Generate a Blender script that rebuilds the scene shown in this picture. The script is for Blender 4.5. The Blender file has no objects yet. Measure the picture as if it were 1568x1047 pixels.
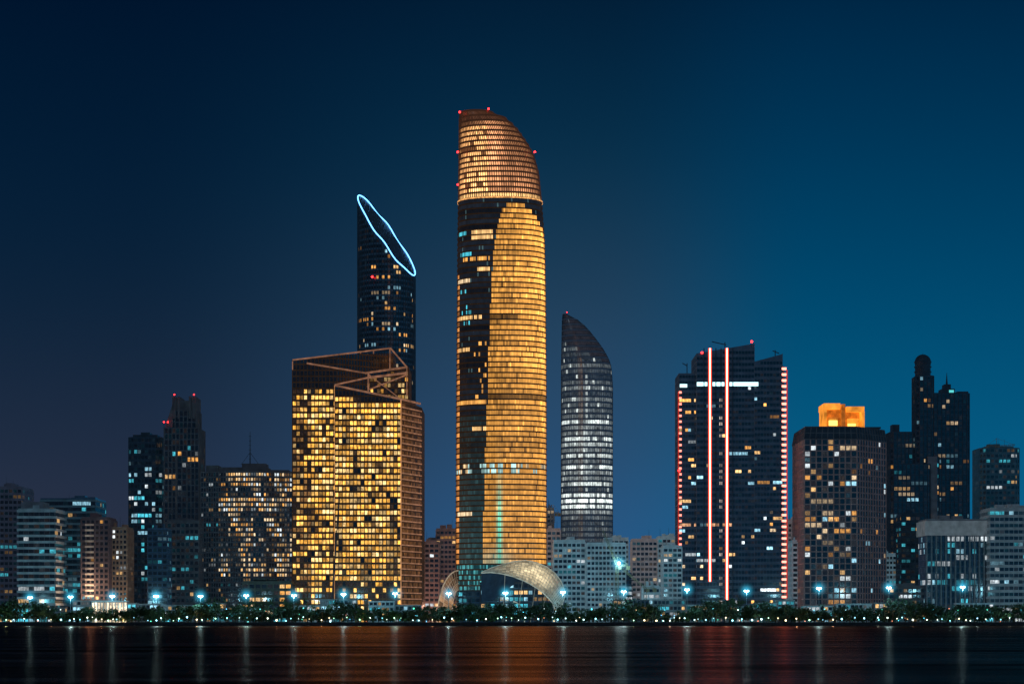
import bpy, math, random
from mathutils import Vector, noise
random.seed(7)
F=3542.0; CAMZ=5.0; HY=945.0; GZ=1.6
def X(px,D): return (px-784.0)*D/F
def Z(py,D): return CAMZ+(HY-py)*D/F
def lerp_tab(tab,v):
    if v<=tab[0][0]: return tab[0][1]
    for (a,b),(c,d) in zip(tab,tab[1:]):
        if v<=c: return b+(d-b)*(v-a)/(c-a)
    return tab[-1][1]
def srgb(r,g,b):
    f=lambda c:(c/255/12.92) if c/255<=0.04045 else ((c/255+0.055)/1.055)**2.4
    return (f(r),f(g),f(b))
scene=bpy.context.scene
# ---------------------------------------------------------------- materials
def new_mat(name):
    m=bpy.data.materials.new(name); m.use_nodes=True
    m.node_tree.nodes.clear(); return m,m.node_tree.nodes,m.node_tree.links
def surf(name,col,rough=0.7,metal=0.0,emit=None,es=0.0,var=0.25,scale=0.25,spec=0.4):
    m,N,L=new_mat(name)
    o=N.new('ShaderNodeOutputMaterial'); p=N.new('ShaderNodeBsdfPrincipled')
    tc=N.new('ShaderNodeTexCoord'); n=N.new('ShaderNodeTexNoise'); n.inputs['Scale'].default_value=scale; n.inputs['Detail'].default_value=6
    mr=N.new('ShaderNodeMapRange'); mr.inputs['From Min'].default_value=.3; mr.inputs['From Max'].default_value=.7
    mr.inputs['To Min'].default_value=1-var; mr.inputs['To Max'].default_value=1+var
    mx=N.new('ShaderNodeVectorMath'); mx.operation='SCALE'; mx.inputs[0].default_value=col
    L.new(tc.outputs['Object'],n.inputs['Vector']); L.new(n.outputs['Fac'],mr.inputs['Value']); L.new(mr.outputs[0],mx.inputs['Scale'])
    L.new(mx.outputs[0],p.inputs['Base Color'])
    p.inputs['Roughness'].default_value=rough; p.inputs['Metallic'].default_value=metal; p.inputs['Specular IOR Level'].default_value=spec
    if emit:
        e=N.new('ShaderNodeVectorMath'); e.operation='SCALE'; e.inputs[0].default_value=emit
        L.new(mr.outputs[0],e.inputs['Scale']); L.new(e.outputs[0],p.inputs['Emission Color']); p.inputs['Emission Strength'].default_value=es
    L.new(p.outputs[0],o.inputs[0])
    m.cycles.emission_sampling='NONE'
    return m
def pane_mat(name,base=(.012,.02,.03),rough=.12,nscale=(.9,.9,.5),lo=.45,hi=1.5):
    m,N,L=new_mat(name)
    o=N.new('ShaderNodeOutputMaterial'); p=N.new('ShaderNodeBsdfPrincipled')
    a=N.new('ShaderNodeAttribute'); a.attribute_name='glow'
    tc=N.new('ShaderNodeTexCoord'); mp=N.new('ShaderNodeMapping'); mp.inputs['Scale'].default_value=nscale
    n=N.new('ShaderNodeTexNoise'); n.inputs['Scale'].default_value=1.0; n.inputs['Detail'].default_value=3
    mr=N.new('ShaderNodeMapRange'); mr.inputs['From Min'].default_value=.3; mr.inputs['From Max'].default_value=.7
    mr.inputs['To Min'].default_value=lo; mr.inputs['To Max'].default_value=hi
    e=N.new('ShaderNodeVectorMath'); e.operation='SCALE'
    L.new(tc.outputs['Object'],mp.inputs[0]); L.new(mp.outputs[0],n.inputs['Vector']); L.new(n.outputs['Fac'],mr.inputs['Value'])
    L.new(a.outputs['Color'],e.inputs[0]); L.new(mr.outputs[0],e.inputs['Scale'])
    L.new(e.outputs[0],p.inputs['Emission Color']); p.inputs['Emission Strength'].default_value=1
    p.inputs['Base Color'].default_value=(*base,1); p.inputs['Roughness'].default_value=rough; p.inputs['Specular IOR Level'].default_value=.8
    L.new(p.outputs[0],o.inputs[0]); m.cycles.emission_sampling='NONE'
    return m
def emis(name,col,s):
    m,N,L=new_mat(name)
    o=N.new('ShaderNodeOutputMaterial'); p=N.new('ShaderNodeEmission')
    p.inputs[0].default_value=(*col,1); p.inputs[1].default_value=s; L.new(p.outputs[0],o.inputs[0]); m.cycles.emission_sampling='NONE'
    return m
PANE=pane_mat('window_glass',lo=.35,hi=1.6)
PANE_GOLD=pane_mat('window_glass_gold',nscale=(.35,.35,.25),lo=.7,hi=1.3)
GLASS=surf('dark_curtain_glass',(.015,.025,.04),.18,.0,emit=(.002,.006,.012),es=1,spec=.8)  # low emit on claddings here and below paints in haze and city glow
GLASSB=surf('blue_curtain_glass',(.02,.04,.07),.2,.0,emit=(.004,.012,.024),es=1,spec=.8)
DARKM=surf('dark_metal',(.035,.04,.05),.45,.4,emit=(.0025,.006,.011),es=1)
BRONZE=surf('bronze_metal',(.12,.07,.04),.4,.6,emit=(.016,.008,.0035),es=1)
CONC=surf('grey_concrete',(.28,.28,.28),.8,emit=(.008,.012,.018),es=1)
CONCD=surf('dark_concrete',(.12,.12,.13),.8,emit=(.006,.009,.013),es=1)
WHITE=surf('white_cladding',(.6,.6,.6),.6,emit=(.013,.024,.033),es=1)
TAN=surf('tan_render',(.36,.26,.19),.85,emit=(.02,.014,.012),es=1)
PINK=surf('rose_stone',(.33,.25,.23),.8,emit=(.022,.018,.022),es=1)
LITB=surf('fascia_painted_floodlight',(.3,.18,.12),.6,emit=(.20,.09,.05),es=1,var=.5)  # emission paints the floodlit look; no floodlamps on the roof
ROOF=surf('roof_membrane',(.08,.08,.08),.9)
NEONB=emis('blue_neon',(.12,.42,1.0),5)
NEONR=emis('red_neon',(1.0,.09,.045),1.6)
NEONW=emis('white_strip_light',(.6,.95,1.0),1.8)
REDL=emis('red_warning_light',(1.0,.02,.02),9)
LAMP=emis('lamp_glass_cyan',(.55,.92,1.0),12)
# ---------------------------------------------------------------- mesh tools
class MB:
    def __init__(s): s.v=[]; s.f=[]; s.c=[]
    def quad(s,a,b,c,d,col=(0,0,0)):
        n=len(s.v); s.v+= [a,b,c,d]; s.f.append((n,n+1,n+2,n+3)); s.c.append(col)
    def ngon(s,pts,col=(0,0,0)):
        n=len(s.v); s.v+=list(pts); s.f.append(tuple(range(n,n+len(pts)))); s.c.append(col)
    def box(s,x0,x1,y0,y1,z0,z1,col=(0,0,0)):
        n=len(s.v)
        s.v+=[(x0,y0,z0),(x1,y0,z0),(x1,y1,z0),(x0,y1,z0),(x0,y0,z1),(x1,y0,z1),(x1,y1,z1),(x0,y1,z1)]
        for f in ((0,3,2,1),(4,5,6,7),(0,1,5,4),(1,2,6,5),(2,3,7,6),(3,0,4,7)):
            s.f.append(tuple(n+i for i in f)); s.c.append(col)
    def tube(s,p,q,r,r2=None,m=6,col=(0,0,0)):
        p=Vector(p);q=Vector(q); d=(q-p)
        if d.length<1e-6: return
        d.normalize(); r2=r if r2 is None else r2
        u=d.orthogonal().normalized(); w=d.cross(u); n=len(s.v)
        for (c,rr) in ((p,r),(q,r2)):
            for i in range(m):
                t=2*math.pi*i/m; s.v.append(tuple(c+u*rr*math.cos(t)+w*rr*math.sin(t)))
        for i in range(m):
            j=(i+1)%m; s.f.append((n+i,n+j,n+m+j,n+m+i)); s.c.append(col)
        s.f.append(tuple(n+i for i in range(m))[::-1]); s.c.append(col)
        s.f.append(tuple(n+m+i for i in range(m))); s.c.append(col)
    def ball(s,c,r,col=(0,0,0),seg=8,rg=5,sq=1.0):
        n=len(s.v); 
        s.v.append((c[0],c[1],c[2]-r*sq))
        for k in range(1,rg):
            a=math.pi*k/rg-math.pi/2
            for i in range(seg):
                t=2*math.pi*i/seg; s.v.append((c[0]+r*math.cos(a)*math.cos(t),c[1]+r*math.cos(a)*math.sin(t),c[2]+r*sq*math.sin(a)))
        s.v.append((c[0],c[1],c[2]+r*sq)); top=len(s.v)-1
        for i in range(seg):
            j=(i+1)%seg
            s.f.append((n,n+1+j,n+1+i)); s.c.append(col)
            for k in range(rg-2):
                b=n+1+k*seg; s.f.append((b+i,b+j,b+seg+j,b+seg+i)); s.c.append(col)
            b=n+1+(rg-2)*seg; s.f.append((b+i,b+j,top)); s.c.append(col)
    def obj(s,name,mat,parent=None,off=(0,0,0),smooth=False):
        me=bpy.data.meshes.new(name)
        me.from_pydata([(v[0]-off[0],v[1]-off[1],v[2]-off[2]) for v in s.v],[],s.f)
        at=me.attributes.new('glow','FLOAT_COLOR','CORNER'); buf=[]
        for f,c in zip(s.f,s.c): buf+= [c[0],c[1],c[2],1.0]*len(f)
        at.data.foreach_set('color',buf)
        me.materials.append(mat); me.update()
        if smooth:
            for p in me.polygons: p.use_smooth=True
        o=bpy.data.objects.new(name,me); scene.collection.objects.link(o)
        if parent: o.parent=parent
        return o
class Building:
    def __init__(s,name): s.name=name; s.parts={}; s.lights=[]
    def part(s,pn,mat):
        key=(pn,mat.name)
        if key not in s.parts: s.parts[key]=(MB(),mat)
        return s.parts[key][0]
    def finish(s,smooth=()):
        xs=[v[0] for m,_ in s.parts.values() for v in m.v]; ys=[v[1] for m,_ in s.parts.values() for v in m.v]; zs=[v[2] for m,_ in s.parts.values() for v in m.v]
        off=((min(xs)+max(xs))/2,(min(ys)+max(ys))/2,min(zs))
        e=bpy.data.objects.new(s.name,None); e.location=off; e.empty_display_size=5; scene.collection.objects.link(e)
        for (pn,_),(m,mat) in s.parts.items():
            if m.f: m.obj(pn,mat,e,off,smooth=pn in smooth)
        for (p,en,col,rad) in s.lights:
            l=bpy.data.lights.new('lamp_light','POINT'); l.energy=en; l.color=col; l.shadow_soft_size=rad
            lo=bpy.data.objects.new('lamp_light',l); lo.location=(p[0]-off[0],p[1]-off[1],p[2]-off[2]); lo.parent=e; scene.collection.objects.link(lo)
        return e
def poly_ring(corners,bay):
    out=[]
    for a,b in zip(corners,corners[1:]+corners[:1]):
        L=math.dist(a,b); n=max(1,round(L/bay))
        for i in range(n): out.append((a[0]+(b[0]-a[0])*i/n,a[1]+(b[1]-a[1])*i/n))
    return out
def sup_ring(xc,yc,a,b,n,ex):
    M=400; e=2/ex; pts=[]
    for i in range(M+1):
        t=-math.pi+2*math.pi*i/M; c,s=math.cos(t),math.sin(t)
        pts.append((xc+a*math.copysign(abs(c)**e,c),yc+b*math.copysign(abs(s)**e,s)))
    cum=[0]
    for p,q in zip(pts,pts[1:]): cum.append(cum[-1]+math.dist(p,q))
    out=[]; k=0
    for i in range(n):
        d=cum[-1]*i/n
        while cum[k+1]<d: k+=1
        u=(d-cum[k])/(cum[k+1]-cum[k]+1e-12); out.append((pts[k][0]+(pts[k+1][0]-pts[k][0])*u,pts[k][1]+(pts[k+1][1]-pts[k][1])*u))
    return out
def facade(B,ringfn,levels,pane,top=None,ledge=(.4,.3,1),mull=(.2,.25),ins=(.08,.15,.9),wm=None,lm=None,mm=None,pm=None,rm=None,roof=True,straight=True):
    wm=wm or GLASS; lm=lm or DARKM; mm=mm or DARKM; pm=pm or PANE; rm=rm or ROOF
    rings=[ringfn(z) for z in levels]; n=len(rings[0])
    T=(lambda x,y,z:z) if top is None else (lambda x,y,z:min(z,top(x,y)))
    W=B.part('walls',wm); P=B.part('window_panes',pm); Lg=B.part('floor_ledges',lm); M=B.part('mullions',mm)
    def normals(r):
        out=[]
        for i in range(n):
            a=r[i-1];b=r[i];c=r[(i+1)%n]
            n1=Vector((b[1]-a[1],-(b[0]-a[0]))); n2=Vector((c[1]-b[1],-(c[0]-b[0])))
            if n1.length>1e-9:n1.normalize()
            if n2.length>1e-9:n2.normalize()
            s=n1+n2; l=s.length_squared
            s=s*(2/l) if l>.5 else s
            out.append(s)
        return out
    nr=[normals(r) for r in rings]
    for k in range(len(levels)-1):
        r0,r1=rings[k],rings[k+1]; z0,z1=levels[k],levels[k+1]
        for i in range(n):
            j=(i+1)%n
            a=(*r0[i],T(*r0[i],z0)); b=(*r0[j],T(*r0[j],z0)); c=(*r1[j],T(*r1[j],z1)); d=(*r1[i],T(*r1[i],z1))
            if d[2]-a[2]<.01 and c[2]-b[2]<.01: continue
            W.quad(a,b,c,d)
            if pane and c[2]>=z1-1e-4 and d[2]>=z1-1e-4:
                e=Vector((b[0]-a[0],b[1]-a[1],0)); 
                if e.length<.15: continue
                e.normalize(); nn=Vector((e.y,-e.x,0))
                col=pane(i,k,(a[0]+b[0])/2,(z0+z1)/2,nn.y)
                if col is False: continue
                if col is None: col=(0.001,.003,.006)  # unlit pane: faint blue emission painted as haze
                A,Bv,C,Dv=map(Vector,(a,b,c,d))
                mx,lo,hi=ins
                def pt(u,v): return tuple((A*(1-u)+Bv*u)*(1-v)+(Dv*(1-u)+C*u)*v+nn*.06)
                P.quad(pt(mx,lo),pt(1-mx,lo),pt(1-mx,hi),pt(mx,hi),col)
    if ledge:
        dp,th,ev=ledge
        for k in range(0,len(levels),ev):
            z=levels[k]; r=rings[k]; nn=nr[k]
            for i in range(n):
                j=(i+1)%n
                if top and (top(*r[i])<z or top(*r[j])<z): continue
                a=r[i];b=r[j]; ao=(a[0]+nn[i].x*dp,a[1]+nn[i].y*dp); bo=(b[0]+nn[j].x*dp,b[1]+nn[j].y*dp)
                zl,zh=z-th/2,z+th/2
                Lg.quad((*ao,zl),(*bo,zl),(*bo,zh),(*ao,zh)); Lg.quad((*ao,zh),(*bo,zh),(*b,zh),(*a,zh)); Lg.quad((*a,zl),(*b,zl),(*bo,zl),(*ao,zl))
    if mull:
        w,dp=mull
        ks=[(0,len(levels)-1)] if straight else [(k,k+1) for k in range(len(levels)-1)]
        for k0,k1 in ks:
            for i in range(n):
                p=rings[k0][i];q=rings[k1][i]; z0=T(*p,levels[k0]); z1=T(*q,levels[k1])
                if z1-z0<.05: continue
                nn=nr[k0][i]; 
                if nn.length<.1: continue
                nn=nn.normalized(); t=Vector((-nn.y,nn.x))*w/2
                def pp(c,s,o): return (c[0]+t.x*s+nn.x*o,c[1]+t.y*s+nn.y*o)
                M.quad((*pp(p,-1,dp),z0),(*pp(p,1,dp),z0),(*pp(q,1,dp),z1),(*pp(q,-1,dp),z1))
                M.quad((*pp(p,1,dp),z0),(*pp(p,1,0),z0),(*pp(q,1,0),z1),(*pp(q,1,dp),z1))
                M.quad((*pp(p,-1,0),z0),(*pp(p,-1,dp),z0),(*pp(q,-1,dp),z1),(*pp(q,-1,0),z1))
    if roof:
        B.part('roof',rm).ngon([(*p,T(*p,levels[-1])) for p in rings[-1]])
    return rings
def levels(z0,z1,h):
    n=max(1,round((z1-z0)/h)); return [z0+(z1-z0)*i/n for i in range(n+1)]
AMB=(1,.45,.10); WRM=(1,.58,.22); WRM2=(1,.72,.42); WHT=(.85,.95,1.0); COOL=(.4,.8,1.0); CYN=(.08,.6,.75); GLD=(1,.5,.12)
def lit(p,pal,seed,rowv=.6,cl=.8,cs=.22,st=(.25,1.1),dim=.02,run=.42,gain=1.6):
    R=random.Random(seed); rows={}; last=[None]
    def f(i,k,x,z,ny):
        if k not in rows: rows[k]=R.uniform(1-rowv,1+rowv)*(2.2 if R.random()<.06 else 1)
        n=noise.noise(Vector((i*cs,k*cs,seed*3.7)))*2
        if last[0] is not None and R.random()<run: return last[0]
        if R.random()<p*rows[k]*max(.05,1+cl*n):
            c=R.choice(pal); s=gain*R.uniform(*st)**1.4; last[0]=(c[0]*s,c[1]*s,c[2]*s); return last[0]
        last[0]=None
        c=R.choice(pal); s=R.random()**3*dim; return (c[0]*s+.001,c[1]*s+.003,c[2]*s+.006)
    return f
def warn(B,px,py,D,r=.7):
    z=Z(py,D); x=X(px,D)
    B.part('warning_light',REDL).ball((x,D,z),r,seg=6,rg=4)
    B.part('antenna',DARKM).tube((x,D,z-4),(x,D,z-r*.8),.15)
def rooftop(B,x0,x1,y0,y1,z,seed,mat=CONCD,par=1.2):
    R=random.Random(seed); M=B.part('parapet',mat); t=.4
    M.box(x0,x1,y0,y0+t,z,z+par); M.box(x0,x1,y1-t,y1,z,z+par); M.box(x0,x0+t,y0+t,y1-t,z,z+par); M.box(x1-t,x1,y0+t,y1-t,z,z+par)
    Q=B.part('roof_plant',mat); w=x1-x0;d=y1-y0
    for _ in range(R.randint(2,4)):
        a=R.uniform(.1,.65)*w;b=R.uniform(.15,.6)*d
        Q.box(x0+a,x0+a+R.uniform(.1,.28)*w,y0+b,y0+b+.25*d,z+.01,z+R.uniform(2.2,4.5))
    for _ in range(R.randint(1,3)):
        a=x0+R.uniform(.1,.9)*w; b=y0+R.uniform(.2,.8)*d; B.part('antenna',DARKM).tube((a,b,z),(a,b,z+R.uniform(4,9)),.14,.06)
def block(name,x0,x1,yt,D,dep,fh,bay,p,pal,seed,wm=CONC,lm=None,mm=None,st=(.2,.9),ledge=(.5,.9,1),mull=(.5,.3),ins=(.12,.3,.85),finish=True,rt=True,chamf=0,**kw):
    B=Building(name); a=X(x0,D);b=X(x1,D);z=Z(yt,D)
    c=[(a,D),(b,D),(b,D+dep),(a,D+dep)]
    if chamf: c=[(a+chamf,D),(b-chamf,D),(b,D+chamf),(b,D+dep-chamf),(b-chamf,D+dep),(a+chamf,D+dep),(a,D+dep-chamf),(a,D+chamf)]
    r=poly_ring(c,bay)
    facade(B,lambda z:r,levels(GZ,z,fh),lit(p,pal,seed,st=st,**kw),ledge=ledge,mull=mull,ins=ins,wm=wm,lm=lm or wm,mm=mm or wm)
    if rt: rooftop(B,a+chamf,b-chamf,D+chamf,D+dep-chamf,z+.46,seed,wm)
    if finish: B.finish()
    return B
# ================================================================= LANDMARK
def landmark():
    B=Building('tapered_skyscraper'); D=1500; YC=1514
    L=[(165,704),(175,703),(300,702),(370,701),(600,699),(860,698),(945,699)]
    Rr=[(168,752),(171,759),(178,776),(190,790),(205,801),(220,811),(235,818),(260,825),(300,829),(370,834),(450,835.5),(600,836.5),(945,837)]
    def ring(z,n=156):
        py=945-(z-5)*F/D; l=X(lerp_tab(L,py),D+8); r=X(lerp_tab(Rr,py),D+8)
        a=(r-l)/2; xc=(l+r)/2; b=12+10*min(1,a/28.8)
        return sup_ring(xc,YC,a,b,n,2.35)
    R=random.Random(3)
    BL=[(312,790),(316,774),(330,767),(360,760),(400,755),(500,750),(600,747),(700,743),(860,739),(900,739)]
    TP=[(770,322),(778,316),(800,315),(812,322),(822,334),(832,350),(840,362)]
    rowr={}
    def pane(i,k,x,z,ny):
        px=784+x*F/D; py=945-(z-5)*F/D
        if k not in rowr: rowr[k]=(R.random(),R.uniform(0,1))
        if py>862:
            if R.random()<.35: s=R.uniform(.1,.6); return (.15*s,.75*s,.8*s)
            return (.005,.045,.055)
        nz=noise.noise(Vector((x*.12,z*.05,2.2)))
        if 709<py<727 :
            nn=noise.noise(Vector((x*.30,k*5.3,9)))
            if nn>(-.05 if px<795 else .1):
                s=R.uniform(.3,1.3)*(1.1 if px<795 else .9); c=(.55,.9,.88) if (px<790 and px>716) or R.random()<.25 else (1,.66,.33); return tuple(q*s for q in c)
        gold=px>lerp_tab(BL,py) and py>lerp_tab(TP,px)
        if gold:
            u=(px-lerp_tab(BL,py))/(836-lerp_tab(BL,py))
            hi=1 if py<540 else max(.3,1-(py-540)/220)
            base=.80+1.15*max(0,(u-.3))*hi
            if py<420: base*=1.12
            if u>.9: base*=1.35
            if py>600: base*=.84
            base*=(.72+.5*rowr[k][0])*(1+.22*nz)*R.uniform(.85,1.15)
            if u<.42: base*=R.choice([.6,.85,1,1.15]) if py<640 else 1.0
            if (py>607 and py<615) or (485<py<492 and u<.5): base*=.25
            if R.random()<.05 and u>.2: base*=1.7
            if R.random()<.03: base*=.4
            g=.95*math.exp(-((px-765)/3.8)**2-((py-805)/58)**2)  # cyan glow painted into the pane colours
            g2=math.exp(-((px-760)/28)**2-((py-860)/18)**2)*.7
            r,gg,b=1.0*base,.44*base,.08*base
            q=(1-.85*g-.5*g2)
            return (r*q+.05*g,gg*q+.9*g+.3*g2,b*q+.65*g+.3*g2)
        for (cx,cy,w,h,pr,c) in ((738,362,16,5,.8,WRM),(741,412,9,5,.9,WRM),(711,432,10,4,.9,WRM2),(722,488,18,4,.7,WRM),(711,533,9,4,.8,WRM),(730,397,20,4,.6,AMB),
                                 (722,614,22,5,.9,AMB),(712,783,12,4,.9,WRM2),(735,660,12,4,.5,WRM),(715,390,10,4,.5,CYN),(713,470,8,30,.10,CYN),(735,570,10,50,.06,AMB),(712,355,9,4,.5,CYN)):
            if abs(px-cx)<w and abs(py-cy)<h and noise.noise(Vector((x*.6,z*.2,cy)))>.35-pr:
                s=R.uniform(.5,1.5); return tuple(q*s for q in c)
        if px<703.5 and py>420: 
            return (1.3,.5,.12) if k%2 else (.4,.15,.04)
        if py>640:
            g=.05+.14*max(0,(py-700)/160)+.05*rowr[k][0]
            if R.random()<.2: g*=1.8
            return (.08*g+.005,.25*g,.27*g)
        f=.4+1.4*rowr[k][1]
        if R.random()<.02: return (.05,.10,.11)
        return (.006*f,.009*f,.014*f)
    zc=Z(305,D)
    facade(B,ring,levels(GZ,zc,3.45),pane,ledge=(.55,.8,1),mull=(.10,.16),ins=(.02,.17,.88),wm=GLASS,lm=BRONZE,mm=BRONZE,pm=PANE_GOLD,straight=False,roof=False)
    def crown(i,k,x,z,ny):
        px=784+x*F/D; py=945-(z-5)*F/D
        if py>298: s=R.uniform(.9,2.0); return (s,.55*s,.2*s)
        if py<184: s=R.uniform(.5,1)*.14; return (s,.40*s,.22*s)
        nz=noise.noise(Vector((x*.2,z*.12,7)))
        g=math.exp(-((px-757)/15)**2-((py-235)/60)**2)  # soft highlights painted into the crown pane colours
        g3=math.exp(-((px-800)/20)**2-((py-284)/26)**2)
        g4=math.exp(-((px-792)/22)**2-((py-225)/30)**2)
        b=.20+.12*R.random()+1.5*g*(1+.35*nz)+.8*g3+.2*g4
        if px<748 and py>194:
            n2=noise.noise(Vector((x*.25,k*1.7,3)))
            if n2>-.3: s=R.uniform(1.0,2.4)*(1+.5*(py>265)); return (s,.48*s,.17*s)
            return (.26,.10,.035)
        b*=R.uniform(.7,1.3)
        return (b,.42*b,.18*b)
    CL=surf('crown_frame',(.08,.05,.035),.5,.4,emit=(.035,.014,.007),es=1)
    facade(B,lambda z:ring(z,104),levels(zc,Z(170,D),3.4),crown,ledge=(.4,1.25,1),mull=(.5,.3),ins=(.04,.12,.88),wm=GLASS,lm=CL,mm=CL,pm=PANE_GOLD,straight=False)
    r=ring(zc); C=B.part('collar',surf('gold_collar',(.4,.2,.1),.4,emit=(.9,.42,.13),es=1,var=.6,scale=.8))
    cx=sum(p[0] for p in r)/len(r); n=len(r)
    for i in range(n):
        j=(i+1)%n; o=lambda p,s:(cx+(p[0]-cx)*s,YC+(p[1]-YC)*s)
        C.quad((*o(r[i],1.03),zc-.5),(*o(r[j],1.03),zc-.5),(*o(r[j],1.03),zc+.35),(*o(r[i],1.03),zc+.35))
    for px,py in ((704,172),(748,167),(701,233),(701,283),(819,233)): warn(B,px,py,D if py<200 else D-1,.7)
    B.finish()
landmark()
# swooping glazed visor canopy at the foot of the tower
def visor():
    B=Building('gridshell_canopy'); D=1462
    G=B.part('glass_skin',PANE_GOLD); W=B.part('lattice',surf('canopy_steel',(.4,.4,.38),.4,.3,emit=(.08,.08,.065),es=1)); E=B.part('rim_beam',surf('canopy_rim',(.5,.5,.45),.4,emit=(.22,.24,.20),es=1,var=.5))
    Bk=B.part('rear_shell',GLASSB)
    U=[(737,876),(752,869),(770,863),(790,858),(805,857),(822,860),(838,867),(850,876),(859,888),(864,900),(865,912),(861,926),(858,940)]
    V=[(737,877),(752,876),(768,878),(784,882),(800,888),(812,894),(823,901),(832,908),(839,915),(845,922),(849,930),(853,936),(857,941)]
    R=random.Random(5); n=len(U)-1; sub=3; nv=9
    def ev(T,t): 
        i=min(n-1,int(t)); f=t-i; return (T[i][0]*(1-f)+T[i+1][0]*f,T[i][1]*(1-f)+T[i+1][1]*f)
    def p(i,j):
        t=i/sub; v=j/nv; a=ev(U,t); b=ev(V,t); s=math.sin(math.pi*t/n)
        px=a[0]*(1-v)+b[0]*v; py=a[1]*(1-v)+b[1]*v
        return (X(px,D),D+12*s-16*s*math.sin(math.pi*v*.5),max(GZ,Z(py,D)))
    N=n*sub
    for i in range(N):
        for j in range(nv):
            A,Bq,C,Dq=p(i,j),p(i+1,j),p(i+1,j+1),p(i,j+1); t=i/N; v=j/nv
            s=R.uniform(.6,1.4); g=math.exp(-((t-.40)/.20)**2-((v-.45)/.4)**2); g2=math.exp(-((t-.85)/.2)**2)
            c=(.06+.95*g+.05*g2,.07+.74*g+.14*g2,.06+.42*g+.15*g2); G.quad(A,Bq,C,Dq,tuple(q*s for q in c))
            W.tube(A,Bq,.13,m=4); W.tube(A,Dq,.13,m=4)
            if (i+j)%2: W.tube(A,C,.07,m=4)
    for i in range(N):
        E.tube(p(i,nv),p(i+1,nv),.3,m=5); E.tube(p(i,0),p(i+1,0),.3,m=5)
        a,b=p(i,0),p(i+1,0); Bk.quad(a,b,(b[0],b[1]+12,max(GZ,b[2]*.45)),(a[0],a[1]+12,max(GZ,a[2]*.45)))
    for px,t in ((770,7),(792,12),(812,17),(830,22)): 
        q=p(t,nv); W.tube((X(px,D),D+4,GZ),q,.22,m=5)
    for i in range(12):
        t0,t1=[math.pi/2*q/12 for q in (i,i+1)]
        f=lambda t:(X(786,D)+17*D/F*math.sin(t),D+1,GZ+13.5*math.cos(t)); E.tube(f(t0),f(t1),.35,m=5)
    B.finish()
visor()
def entrance():
    B=Building('arched_entrance_canopy'); D=1464; M=B.part('arch_ribs',surf('steel_painted_warm_light',(.5,.4,.3),.5,emit=(.28,.19,.12),es=1,var=.6,scale=.15)); G=B.part('glass_skin',PANE_GOLD)  # rib emission paints warm lighting into the steel
    R=random.Random(2); n=14
    def q(i,s): 
        t=math.pi*.5*i/n; w=33*D/F*(1-.22*s); h=(Z(873,D)-GZ)*(1-.12*s)
        return (X(702,D)-w*math.cos(t),D+s*5,GZ+h*math.sin(t))
    for s in (0,1,2,3):
        for i in range(n): M.tube(q(i,s),q(i+1,s),.38 if s==0 else .15,m=5)
    for s in (0,1,2):
        for i in range(n):
            M.tube(q(i,s),q(i,s+1),.12,m=4); c=R.uniform(.1,.7)*(1.1-i/n)**1.5; G.quad(q(i,s),q(i+1,s),q(i+1,s+1),q(i,s+1),(c,.55*c,.28*c))
    B.finish()
entrance()
block('tower_podium',736,845,892,1478,12,4.2,3,.5,[WRM,COOL,CYN,CYN],91,wm=GLASSB,lm=DARKM,mm=DARKM,st=(.2,.8),rt=False)
block('tower_podium',702,735,905,1480,10,4.2,3,.6,[COOL,CYN,CYN],98,wm=GLASSB,lm=DARKM,mm=DARKM,st=(.2,.8),rt=False)

# ================================================================= SLANTED NEON TOWER
def slant():
    B=Building('slanted_top_skyscraper'); D=1800
    l,r=X(547,D),X(635,D); a=(r-l)/2; xc=(l+r)/2; b=27; n=72; YC=D+8
    rg=sup_ring(xc,YC,a,b,n,2.15)
    zl,zr=Z(300,D),Z(419,D)
    def top(x,y):
        u=min(1,max(0,(x-l)/(r-l))); return zl+(zr-zl)*u+(y-YC)*.42+1.2*math.sin(u*16)*math.sin(math.pi*u)
    lf=lit(.10,[WRM,WRM2,COOL,AMB],11,cl=1.4,cs=.4,st=(.2,.7),dim=.01)
    def pane(i,k,x,z,ny):
        py=945-(z-5)*F/D
        if py<352 or i%4==0: return None
        return lf(i,k,x,z,ny)
    facade(B,lambda z:rg,levels(GZ,zl+12,4.0),pane,top=top,ledge=(.25,.35,1),mull=(.5,.5),ins=(.1,.2,.8),wm=GLASSB,lm=GLASSB,mm=DARKM,roof=True,rm=surf('louvred_roof',(.03,.04,.05),.5,.3,emit=(.004,.009,.016),es=1))
    N=B.part('neon_outline',NEONB); S=B.part('roof_ribs',DARKM)
    pts=[(x,y,top(x,y)+1.0) for x,y in rg]
    for p,q in zip(pts,pts[1:]+pts[:1]): N.tube(p,q,.42,m=6); N.ball(q,.42,seg=6,rg=4)
    for i in range(3,34,2): 
        j=(n-i)%n; p=pts[i];q=pts[j]; S.tube((p[0],p[1],p[2]-.6),(q[0],q[1],q[2]-.6),.3,m=4)
    warn(B,570,424,YC-28,.9)
    B.finish()
slant()

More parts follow.
